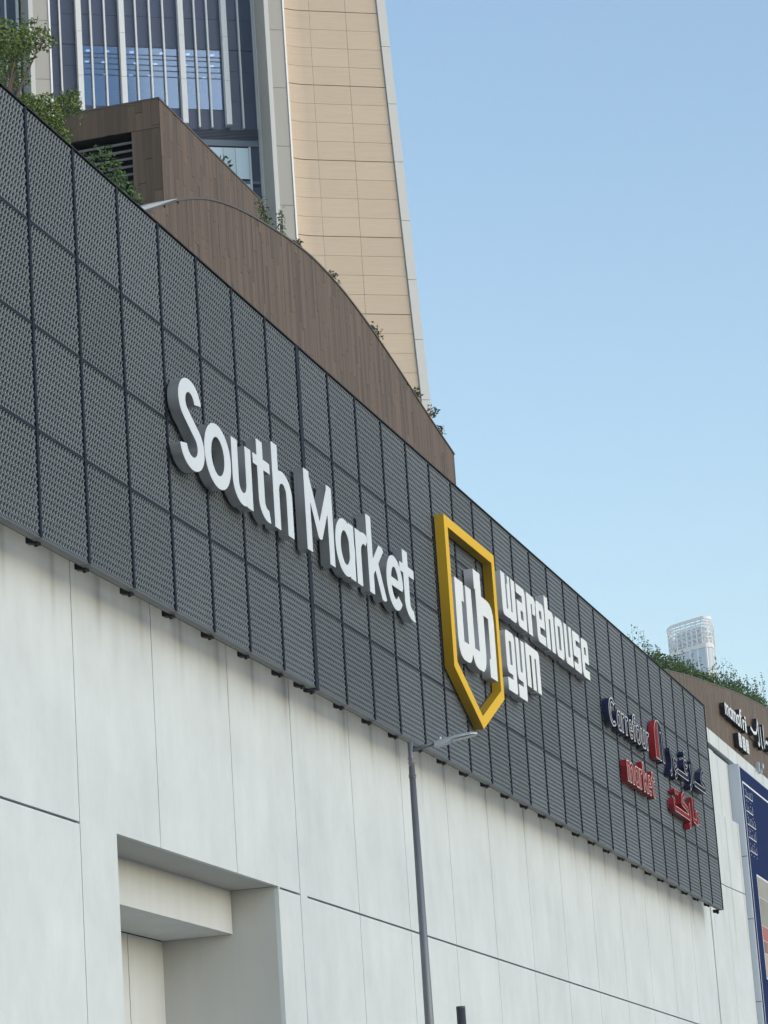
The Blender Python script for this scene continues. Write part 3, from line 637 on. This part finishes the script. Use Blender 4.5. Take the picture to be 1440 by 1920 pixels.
ph = ban('photo_border', 1.40, 7.0, 5.72, 9.02, M['print'])
for x0, x1, z0, z1, c in ((1.46, 3.2, 8.32, 8.96, (.28, .265, .24)), (1.46, 3.2, 7.42, 8.30, (.22, .21, .19)), (1.46, 2.4, 6.95, 7.40, (.36, .05, .05)), (2.42, 3.2, 6.95, 7.40, (.05, .16, .11)), (1.46, 2.0, 6.55, 6.93, (.10, .09, .08)), (2.02, 3.2, 6.55, 6.93, (.38, .06, .06)), (1.46, 3.2, 5.78, 6.53, (.40, .29, .26)), (3.22, 6.9, 5.78, 8.96, (.30, .26, .22))):
    ban('photo_patch', x0, x1, z0, z1, print_mat('printed_photo', c), -.369)
for i, z in enumerate((11.42, 10.95, 10.53, 10.11, 9.68)):      # short Arabic words printed one under the other
    rr = random.Random(i); x = .62
    pls = []
    for k in range(5):
        wd = .16+rr.random()*.14; pls.append([(x, z), (x+wd, z), (x+wd, z+.10+rr.random()*.16)]); 
        if rr.random() < .6: pls.append([(x+wd*.4, z+.22), (x+wd*.4+.04, z+.22)])
        if rr.random() < .4: pls.append([(x+wd*.6, z-.12), (x+wd*.6+.04, z-.12)])
        x += wd+.05
    for pl in pls:
        xs = [p[0] for p in pl]; zs = [p[1] for p in pl]
        lo = loops_of(lambda g: g.line(pl, .015, False), min(xs)-.03, max(xs)+.03, min(zs)-.03, max(zs)+.03, 30)
        solid(lo, -.366, 0, M['print'], 'printed_word', bb)
fl = fthing('floodlight', 50.2, W, 16.5, 'small pale metal floodlight bracket above the navy billboard', 'lamp')
b = MB(); b.box(-.05, .05, -.24, -.12, .35, .66); bevel(b.build('arm', M['head'], fl), .01)
b = MB(); b.box(.42, .52, -.24, -.12, .35, .62); b.box(.36, .58, -.30, -.24, .50, .66); bevel(b.build('housing', M['head'], fl), .01)

# ------------------------------------------------------------------ street lamp, post
lamp = empty('street_lamp', (.17, 48, .12), R(-4), 'grey street lamp pole with a flat lamp head before the mall wall', 'street lamp')
b = MB(); b.cyl((0, 0, 0), (0, 0, 9.55), .105, .052, 20); b.build('pole', M['pole'], lamp, True)
b = MB(); b.cyl((0, 0, 9.40), (0, 0, 9.96), .049, .045, 16); b.build('spigot', M['pole'], lamp, True)
for z, r_ in ((9.37, .066), (9.40, .066), (9.60, .060), (9.68, .062)):
    b = MB(); b.cyl((0, 0, z), (0, 0, z+.012), r_, r_, 16); b.build('collar', M['pole'], lamp)
b = MB(); b.cyl((0, 0, 0), (0, 0, .03), .2, .2, 20); b.build('base_plate', M['pole'], lamp)
b = MB(); b.cyl((.03, 0, 9.82), (.44, 0, 9.92), .032, .032, 14); b.build('arm', M['pole'], lamp, True)
def lamp_head():
    b = MB(); N = 14; prof = []
    for i in range(N+1):
        t = i/N; x = .40+.72*t
        wd = .075+.075*math.sin(min(1, t*1.5)*math.pi/2); wd *= (1 if t < .85 else math.sqrt(max(.05, 1-((t-.85)/.16)**2)))
        zc = 9.885+.19*t-.06*t*t; top = (.055-.02*t)*(1 if t < .9 else .6); bot = -.05 if t < .38 else -.018
        prof.append((x, wd, zc, top, bot))
    ring = []
    for x, wd, zc, top, bot in prof:
        sec = [(-wd, bot), (-wd, top*.2), (-wd*.7, top*.85), (0, top), (wd*.7, top*.85), (wd, top*.2), (wd, bot)]
        ring.append(len(b.v)); b.v += [(x, y, zc+z) for y, z in sec]
    for a, c in zip(ring[:-1], ring[1:]):
        for i in range(7):
            j = (i+1) % 7; b.f.append((a+i, a+j, c+j, c+i))
    b.f.append(tuple(ring[0]+6-i for i in range(7))); b.f.append(tuple(ring[-1]+i for i in range(7)))
    return b
hd = lamp_head().build('lamp_head', M['head'], lamp, False)
b = MB(); b.prism([(.70, 9.925), (1.07, 9.985), (1.07, 9.992), (.70, 9.932)], -.11, .11); b.build('lens', M['lens'], hd)
b = MB(); b.cyl((.50, 0, 9.935), (.50, 0, 10.005), .03, .028, 12); b.build('photocell', M['head'], hd)
post = empty('sign_post', (.575, 40, .12), 0, 'short dark grey post top at the bottom edge right of the lamp pole', 'post')
b = MB(); b.cyl((0, 0, 0), (0, 0, 4.87), .075, .062, 20); b.build('shaft', M['post'], post, True)
b = MB(); b.cyl((0, 0, 4.871), (0, 0, 4.90), .064, .060, 20); b.build('cap', M['post'], post)

# ------------------------------------------------------------------ office tower behind (frame: u to the right, w towards the camera)
tw = empty('office_tower', (TO[0], TO[1], 0), TROT, 'tall sand and grey office tower with blue glass and white fins', 'building')
def tb(bm, u0, u1, w0, w1, z0, z1): bm.box(u0, u1, -w1, -w0, z0, z1)
b = MB(); tb(b, -30, -3.9, -20, -9, 0, 95); tb(b, -30, -3.9, -9, -2.75, 0, 61.9); tb(b, -30, -3.9, -9, -2.75, 68.0, 95); tb(b, -30, -15, -9, -2.75, 61.9, 68); tb(b, -6.4, -3.9, -9, -2.75, 61.9, 68)
tb(b, -3.95, 1.3, -20, -.12, 0, 95); b.build('core', M['bandl'], tw)
JT = [57.46+3.4*k for k in range(-9, 12)]
def pillar(u0, u1, depth=2.9):
    for za, zb in zip(JT[:-1], JT[1:]):
        bb_ = MB(); z0, z1 = za+.012, zb-.012; c = .10
        P = [(u0, 2.6), (u0, -.4+.03), (u0+.03, -.4), (u1-c, -.4), (u1, -.4+c), (u1, 2.6)]
        n = len(P); base = len(bb_.v)
        bb_.v += [(x, y, z0) for x, y in P]+[(x, y, z1) for x, y in P]
        for i in range(n-1): bb_.f.append((base+i, base+i+1, base+n+i+1, base+n+i))
        bb_.f.append(tuple(base+n+i for i in range(n))); bb_.f.append(tuple(base+n-1-i for i in range(n)))
        bb_.build('pillar_panel', M['pillar'], tw)
    b = MB(); b.box(u0+.03, u1-.12, -.38, 2.7, 20, 95); b.build('pillar_core', M['gap'], tw)
    b = MB(); b.box(u0+.004, u0+.24, -.412, -.402, 20, 95); b.build('edge_band', M['pillarw'], tw)
pillar(-4.95, -3.86); pillar(-17.88, -16.76)
for u in (-3.858, -16.758):
    b = MB(); b.prism([(0, 0)], 0, 0) if False else None
    P = [(u-.06, -.46), (u+.05, -.36), (u+.05, .1), (u-.06, .1)]; b.v += [(x, y, 20) for x, y in P]+[(x, y, 95) for x, y in P]; b.f += [(i, (i+1) % 4, 4+(i+1) % 4, 4+i) for i in range(4)]
    b.build('white_edge_trim', M['mull'], tw)
b = MB(); b.box(-5.0+.0, -4.955, 1.9, 2.62, 20, 95); b.build('edge_band', M['pillarw'], tw)
# sand-coloured wall with ribbed panels; the left column coves forward, a curve added to catch a bright strip of light
def ur(z): return 1.53-.0405*(z-69.88)
Z0 = 69.06
def cove(u): return .24*max(0., (-2.85-u)/1.01)**1.8
for k in range(-28, 18):
    za, zb = Z0+k*1.0975, Z0+(k+1)*1.0975
    ja, jb = (.022 if k % 4 == 0 else .008), (.022 if (k+1) % 4 == 0 else .008)
    z0, z1 = za+ja, zb-jb
    b = MB(); us = [-3.86+(1.532)*i/14 for i in range(15)]
    for a, c in zip(us[:-1], us[1:]): b.quad((a, -cove(a), z0), (c, -cove(c), z0), (c, -cove(c), z1), (a, -cove(a), z1))
    b.quad((us[-1], 0, z0), (us[-1], .05, z0), (us[-1], .05, z1), (us[-1], 0, z1))
    b.quad(*[(u, -cove(u), z1) for u in us]+[(us[-1], .1, z1), (us[0], .1, z1)]); b.quad(*[(us[0], .1, z0), (us[-1], .1, z0)]+[(u, -cove(u), z0) for u in us[::-1]])
    o = b.build('wall_panel', M['tan'], tw)
    b = MB(); b.prism([(-2.316, z0), (-.268, z0), (-.268, z1), (-2.316, z1)], 0, .1); b.build('wall_panel', M['tan'], tw)
    b = MB(); b.prism([(-.252, z0), (ur(z0)-.02, z0), (ur(z1)-.02, z1), (-.252, z1)], 0, .1); b.build('wall_panel', M['tan'], tw)
b = MB(); b.prism([(-3.9, 20), (ur(20)+.3, 20), (ur(95)+.3, 95), (-3.9, 95)], .105, .115); b.build('wall_backing', mat('brown_joint', (.33, .25, .175), .9), tw)
for za, zb in zip(JT[:-1], JT[1:]):
    z0, z1 = za-.6+.014, zb-.6-.014
    b = MB(); b.prism([(ur(z0)+.012, z0), (ur(z0)+.49, z0), (ur(z1)+.49, z1), (ur(z1)+.012, z1)], -.12, 4); b.build('edge_panel', M['pillarw'], tw)
# blue glazed bay
GW = 2.6
def pane(name, u0, u1, z0, z1, mt, y=GW, th=.03):
    b = MB(); b.box(u0, u1, y, y+th, z0, z1); return b.build(name, mt, tw)
ucol = [-18.35, -15.78, -14.78, -14.07, -13.31, -12.4, -11.58, -10.8, -10.05, -9.1, -8.28, -7.58, -6.67, -5.82, -4.96]
for a, c in zip(ucol[1:-1], ucol[2:]):
    vis = a >= -14.79 and c <= -6.66
    if vis:
        pane('vision_pane', a+.02, c-.02, 64.11, 65.93, M['glass'])
        zs = [65.95, 66.29, 66.61, 66.96, 67.2, 67.66]
        for q, e in zip(zs[:-1], zs[1:]): pane('vision_pane', a+.02, c-.02, q+.025, e-.025, M['glass'])
        pane('spandrel_panel', a+.01, c-.01, 62.95, 64.08, M['spandrel'])
    else:
        for q, e in ((62.95, 64.6), (64.62, 66.4), (66.42, 67.66)): pane('spandrel_panel', a+.01, c-.01, q, e, M['spandrel'])
    for q in range(8): pane('spandrel_panel', a+.01, c-.01, 67.70+q*1.8, 67.70+(q+1)*1.8-.02, M['spandrel'])
for q in range(14): pane('spandrel_panel', -16.7, -15.79, 58+q*1.8, 58+(q+1)*1.8-.02, M['spandrel'])
for a, c in ((-18.95, -18.02), (-21, -18.97)):
    for q in range(14): pane('spandrel_panel', a, c, 58+q*1.8, 58+(q+1)*1.8-.02, M['spandrel'])
pane('transom_bar', -14.77, -6.68, 65.93, 65.95, M['ledge'], GW-.03, .08)
for z in (66.29, 66.61, 66.96, 67.2, 67.66, 64.095): pane('transom_bar', -14.77, -6.68, z-.024, z+.024, M['bandl'], GW-.012, .08)
for u in (-14.78, -12.4, -9.1, -6.67):
    for q in range(9):
        z0 = 63.06 if q == 0 else 63.06+q*2.6; pane('white_fin', u-.145, u+.145, z0+.01, 63.06+(q+1)*2.6-.01, M['mull'], GW-.52, .50)
for u in (-18.72, -15.78, -14.07, -13.31, -11.58, -10.8, -10.05, -8.28, -7.58, -5.82):
    pane('thin_fin', u-.042, u+.042, 62.97, 86, M['mull'], GW-.27, .265)
pane('thin_fin', -18.16, -18.02, 58, 86, M['mull'], GW-.3, .3); pane('thin_fin', -5.02, -4.96, 63, 86, M['mull'], GW-.2, .2)
for i in range(7): pane('band_louvre', -17, -4.96, 62.36+i*.084, 62.36+i*.084+.05, M['bandl'], GW-.03, .1)
pane('band_backing', -17, -4.96, 62.3, 62.96, M['gap'], GW+.08, .05)
pane('ledge', -17, -4.96, 61.95, 62.30, M['ledge'], GW-.12, .2)
for a, c in ((-10.1, -9.35), (-9.33, -8.58), (-8.56, -7.81), (-7.79, -7.06), (-7.04, -6.37), (-6.35, -5.62)):
    pane('frosted_pane', a, c, 60.05, 61.86, M['frost'], GW-.1); pane('frosted_pane', a, c, 58.0, 59.75, M['frost'], GW-.1)
pane('corner_mullion', -5.60, -5.50, 57, 61.94, M['mull'], GW-.12, .1)
pane('dark_pane', -5.49, -4.96, 59.96, 61.94, M['spandrel']); pane('dark_pane', -5.49, -4.96, 57, 59.6, M['spandrel']); pane('ledge', -10.1, -4.96, 59.78, 59.94, M['ledge'], GW-.06)
b = MB(); tb(b, -15, -6.4, -8.9, -8.8, 61.9, 68); tb(b, -15, -6.4, -8.8, -2.65, 67.72, 67.8); tb(b, -15, -6.4, -8.8, -2.65, 63.9, 64.0); b.build('office_interior', M['room'], tw)
dl = MB(); dl.cyl((0, 0, -.02), (0, 0, 0), .13, .13, 10); dlm = dl.mesh('downlight'); dlm.materials.append(M['down'])
for u in (-14.2, -12.9, -11.4, -10.0, -8.4, -7.2):
    for y in (3.4, 4.9, 6.6): link_mesh('downlight', dlm, tw, (u+rng.uniform(-.3, .3), y, 67.715))

# ------------------------------------------------------------------ far tower with lattice crown
ft = empty('far_tower', (132.6, 1200, 0), 0, 'distant pale high-rise with rounded lattice crown above the hedge', 'building')
def chk(p, n=3):
    for _ in range(n):
        q = []
        for i in range(len(p)):
            a, c = p[i], p[(i+1) % len(p)]; q += [(a[0]*.85+c[0]*.15, a[1]*.85+c[1]*.15), (a[0]*.15+c[0]*.85, a[1]*.15+c[1]*.85)]
        p = q
    return p
plan = chk([(0, -4), (-17.6, 18), (-9, 50), (5.5, 36)], 3)
def resample(p, n):
    d = [0]
    for a, c in zip(p, p[1:]+p[:1]): d.append(d[-1]+math.hypot(c[0]-a[0], c[1]-a[1]))
    out = []; i = 0
    for k in range(n):
        t = d[-1]*k/n
        while d[i+1] < t: i += 1
        a, c = p[i], p[(i+1) % len(p)]; u = (t-d[i])/(d[i+1]-d[i]); out.append((a[0]+(c[0]-a[0])*u, a[1]+(c[1]-a[1])*u))
    return out
PL = resample(plan, 72)
def ring(b, z0, z1, grow, th=.5):
    n = len(PL); cx = sum(p[0] for p in PL)/n; cy = sum(p[1] for p in PL)/n
    def off(p, g): return (p[0]+(p[0]-cx)*g, p[1]+(p[1]-cy)*g)
    A = [off(p, grow) for p in PL]; B = [off(p, grow-.04) for p in PL]
    for i in range(n):
        j = (i+1) % n
        b.quad((*A[i], z0), (*A[j], z0), (*A[j], z1), (*A[i], z1)); b.quad((*A[i], z1), (*A[j], z1), (*B[j], z1), (*B[i], z1))
        b.quad((*A[j], z0), (*A[i], z0), (*B[i], z0), (*B[j], z0)); b.quad((*B[j], z0), (*B[i], z0), (*B[i], z1), (*B[j], z1))
b = MB(); n = len(PL)
for i in range(n): j = (i+1) % n; b.quad((*PL[i], 0), (*PL[j], 0), (*PL[j], 245), (*PL[i], 245))
b.quad(*[(*p, 245) for p in PL]); b.build('glass_shaft', M['farg'], ft)
b = MB(); ring(b, 245.2, 247.0, .02); b.build('crown_band', M['farw'], ft)
b = MB(); ring(b, 257.2, 258.4, .02); b.build('crown_rim', M['farw'], ft)
for z in (249.4, 251.4, 253.2, 254.8, 256.2):
    b = MB(); ring(b, z, z+.35, .005); b.build('crown_ring', M['farw'], ft)
cx = sum(p[0] for p in PL)/n; cy = sum(p[1] for p in PL)/n
def rib(name, i, z0, z1, wd, dp):
    p = Vector(PL[i]); q = Vector(PL[(i+1) % n]); t = (q-p).normalized(); nn = Vector((t.y, -t.x)); b = MB()
    a = p-t*wd/2; c = p+t*wd/2; P = [a-nn*.1, c-nn*.1, c+nn*dp, a+nn*dp]
    base = len(b.v); b.v += [(v.x, v.y, z0) for v in P]+[(v.x, v.y, z1) for v in P]
    b.f += [(base, base+1, base+5, base+4), (base+1, base+2, base+6, base+5), (base+2, base+3, base+7, base+6), (base+3, base, base+4, base+7), (base+4, base+5, base+6, base+7)]
    return b.build(name, M['farw'], ft)
for i in range(0, 72, 2): rib('crown_rib', i, 247.0, 257.3, .5, .3)
for i in range(0, 72, 3): rib('shaft_fin', i, 150, 245.2, .8, .7)
b = MB()
for i in range(0, 72, 2):
    z = 247
    while z < 256:
        h = 1.9; p, q = PL[i], PL[(i+2) % n]; up = random.random() < .5
        a, c = ((p, q) if up else (q, p)); b.cyl((*a, z), (*c, z+h), .16, .16, 4, False); z += h
o = b.build('crown_lattice', M['farw'], ft); o['kind'] = 'stuff'
b = MB(); Q = [(cx+(x-cx)*.72, cy+(y-cy)*.72) for x, y in PL]
for i in range(n): j = (i+1) % n; b.quad((*Q[i], 245), (*Q[j], 245), (*Q[j], 255.5), (*Q[i], 255.5))
b.quad(*[(*q, 255.5) for q in Q]); b.build('crown_core', M['farg'], ft)

# ------------------------------------------------------------------ planting
def leaves(b, c, rad, count, size, rr, flat=1.0, shell=.55):
    for _ in range(count):
        while True:
            v = Vector((rr.uniform(-1, 1), rr.uniform(-1, 1), rr.uniform(-1, 1)))
            if v.length <= 1: break
        if v.length > 0: v = v.normalized()*(v.length**shell)
        p = Vector(c)+Vector((v.x*rad[0], v.y*rad[1], v.z*rad[2]))
        leaf(b, p, size*rr.uniform(.6, 1.25), rr)
def leaf(b, p, s, rr):
    d = Vector((rr.gauss(0, 1), rr.gauss(0, 1), rr.gauss(0, .7)+.1)).normalized(); a = d.orthogonal().normalized()
    th = rr.uniform(0, 6.28); sd = (a*math.cos(th)+d.cross(a)*math.sin(th)); up = d.cross(sd)*.12*s
    q = [p, p+d*s*.4+sd*s*.24+up, p+d*s, p+d*s*.4-sd*s*.24+up]
    b.quad(*[tuple(x) for x in q])
def limb(b, pts, r0, r1, n=7):
    k = len(pts)-1
    for i in range(k): b.cyl(pts[i], pts[i+1], r0+(r1-r0)*i/k, r0+(r1-r0)*(i+1)/k, n, False)
# tree behind the top-left corner of the screen
tr = fthing('rooftop_tree', -8.6, -1.6, 16.9, 'leafy green tree rising behind the top left of the mesh screen', 'tree')
rr = random.Random(4); b = MB(); lf = MB()
off = lambda s, z, y=0: (s+8.6, y, z-16.9)
limb(b, [off(-8.6, 16.9), off(-8.7, 17.6), off(-8.5, 18.2)], .09, .07)
tips = [(-9.3, 19.5), (-8.8, 19.55), (-8.3, 19.3), (-8.0, 19.65), (-7.55, 19.9), (-7.25, 20.15), (-7.0, 20.2), (-9.2, 18.8), (-8.5, 18.75), (-8.1, 18.6), (-7.6, 18.75), (-7.2, 18.8), (-6.9, 19.05), (-6.5, 19.15), (-6.2, 19.4), (-5.95, 19.55), (-7.9, 18.2), (-7.3, 18.35), (-6.8, 18.6), (-9.5, 18.3), (-8.9, 18.2), (-7.45, 19.45), (-9.8, 19.2), (-10.2, 19.0), (-6.6, 18.75), (-7.0, 18.3), (-7.0, 19.0)]
for s_, z_ in tips:
    y = rr.uniform(-.05, .4); base = off(-8.5, 18.2); mid = off((s_-8.5)/2-.1, (z_+18.2)/2-.08+0, y*.5)
    limb(b, [base, mid, off(s_, z_, y)], .035, .008, 5)
    small = s_ > -7.7 and z_ > 19.3
    leaves(lf, off(s_, z_, y), (.22, .2, .17) if small else (.36, .3, .28), 200 if small else 420, .075, rr)
    for _ in range(4):
        q = off(s_+rr.uniform(-.4, .4), z_+rr.uniform(-.1, .35), y+rr.uniform(-.1, .3)); limb(b, [off(s_, z_, y), q], .008, .003, 4); leaves(lf, q, (.12, .12, .12), 26, .07, rr)
b.build('trunk', M['bark'], tr); lf.build('crown', M['leafA'], tr, kind='stuff')
# shrubs along the roof edge
def shrub(name, s, n, z, spread, height, count, label, group, mt='leafB', seed=0, sprigs=10, size=.11, zslope=0, cat='shrub'):
    t = fthing(name, s, n, z, label, cat, group); rr = random.Random(seed); lf = MB(); st = MB()
    nb = max(4, int(spread*2.2))
    for i in range(nb):
        x = -spread/2+spread*(i+.5)/nb+rr.uniform(-.15, .15); h = height*rr.uniform(.6, 1.0); zz = zslope*x
        limb(st, [(x, 0, zz), (x+rr.uniform(-.1, .1), rr.uniform(-.1, .1), zz+h*.5)], .02, .006, 5)
        leaves(lf, (x, 0, zz+h*.5), (spread/nb*.85, .45, h*.55), count//nb, size, rr)
    for _ in range(sprigs):
        x = rr.uniform(-spread/2, spread/2); h = height*rr.uniform(.95, 1.55); y = rr.uniform(-.3, .2); p = (x, y, zslope*x+height*.5); q = (x+rr.uniform(-.35, .35), y, zslope*x+h)
        limb(st, [p, q], .006, .002, 4)
        for k in range(12):
            u = .35+.65*k/12; leaf(lf, Vector(p).lerp(Vector(q), u)+Vector((rr.uniform(-.06, .06), rr.uniform(-.06, .06), rr.uniform(-.05, .05))), size, rr)
    st.build('stems', M['bark'], t, kind='stuff'); lf.build('foliage', M[mt], t, kind='stuff')
G_ = 'shrubs along the far roof edge'
hz = [(34.8, 17.2, 2.4, 1.15, 'sparse twiggy shrub rising behind the mesh screen edge, leftmost of the roof hedge', 1100, 24),
      (37.6, 17.6, 3.2, 1.25, 'rounded green shrub above the screen where the far parapet begins', 4200, 12),
      (41.0, 18.1, 3.6, 1.25, 'dense green shrub on the far parapet below the pale tower', 5200, 12),
      (45.0, 18.7, 4.2, 1.15, 'dense green shrub on the parapet right below the pale tower edge', 5200, 9),
      (49.6, 19.15, 4.6, 1.1, 'green trailing shrub above the white script letters', 5000, 12),
      (54.6, 19.7, 5.2, 1.25, 'dark green bush above the white Arabic script at the right edge', 5200, 16),
      (59.4, 20.1, 4.4, 1.3, 'dark green bush at the far right picture edge', 4500, 14)]
for i, (s_, z_, sp, h_, lb, cnt, sg) in enumerate(hz):
    shrub('roof_shrub', s_, -1.75, z_, sp, h_, cnt, lb, G_, 'leafB' if i != 1 else 'leafB', 20+i, sg, .10, .10)
shrub('roof_shrub', -3.4, -2.0, 17.0, 3.6, 2.85, 13000, 'low green shrub in front of the dark louvres', None, 'leafB', 41, 0, .085, .03)
shrub('roof_shrub', -6.4, -1.45, 17.0, .9, 1.9, 1500, 'bright leafy sprig between tree and louvred box', None, 'leafA', 42, 0, .08, 0)
# sprigs of creeper over the tops
def vine(s, n, z, L, lean, label, seed, mt='leafC', k=3, size=.085):
    t = fthing('creeper_sprig', s, n, z, label, 'plant', 'creeper sprigs on the parapet'); rr = random.Random(seed); st = MB(); lf = MB()
    for i in range(k):
        p = Vector((rr.uniform(-.12, .12), rr.uniform(0, .06), .0)); d = Vector((lean*rr.uniform(.4, 1.3), rr.uniform(0, .1), L*rr.uniform(.6, 1)+.12)); pts = [p+d*u+Vector((0, 0, -.15*u*u*abs(lean))) for u in (0, .33, .66, 1)]
        limb(st, [tuple(x) for x in pts], .012, .004, 4)
        for q in range(16):
            u = .15+.85*q/16; x = p+d*u+Vector((0, 0, -.15*u*u*abs(lean))); leaf(lf, x+Vector((rr.uniform(-.08, .08), rr.uniform(-.08, .08), rr.uniform(-.08, .08))), size, rr)
    st.build('stems', M['bark'], t, kind='stuff'); lf.build('foliage', M[mt], t, kind='stuff')
vine(3.2, -1.30, 20.50, .45, -.3, 'bushy creeper clump where the plant room meets the parapet', 1, 'leafB', 5)
vine(3.9, -1.30, 20.57, .55, .25, 'upright creeper sprig against the grey tower pillar', 2, 'leafB', 3)
vine(4.8, -1.28, 20.66, .2, .8, 'thin drooping creeper sprig at the foot of the sandy tower wall', 3)
vine(6.8, -1.28, 20.70, .12, .8, 'small creeper tuft highest on the arched parapet', 4)
vine(9.4, -1.28, 20.46, .1, 1.3, 'thin creeper twig reaching right midway down the arched parapet', 5)
vine(12.8, -1.28, 19.86, .3, .7, 'creeper sprig near the right end of the arched parapet', 6, k=4)
vine(13.8, -1.28, 19.66, .35, .7, 'dark creeper sprig against the pale tower edge', 7, k=5)
vine(14.6, -1.28, 19.50, .2, .6, 'lowest creeper twig on the arched parapet', 8, k=3)
vine(9.7, -4.3, 24.2, .55, .1, 'upright leafy sprig on top of the wood-clad rooftop box', 9, 'leafB', 3, .16)


# ------------------------------------------------------------------ hazy air
hz_ = MB(); hz_.box(-120, 320, -40, 1330, -1, 262)
H = bpy.data.materials.new('thin_haze'); H.use_nodes = True; H.node_tree.nodes.clear()
ho = H.node_tree.nodes.new('ShaderNodeOutputMaterial'); hv = H.node_tree.nodes.new('ShaderNodeVolumePrincipled')
hv.inputs['Color'].default_value = (.93, .96, 1, 1); hv.inputs['Density'].default_value = .0002; hv.inputs['Anisotropy'].default_value = 0
H.node_tree.links.new(hv.outputs[0], ho.inputs['Volume'])
hobj = hz_.build('haze', H); hobj['kind'] = 'stuff'; hobj['label'] = 'thin pale air haze around the street'
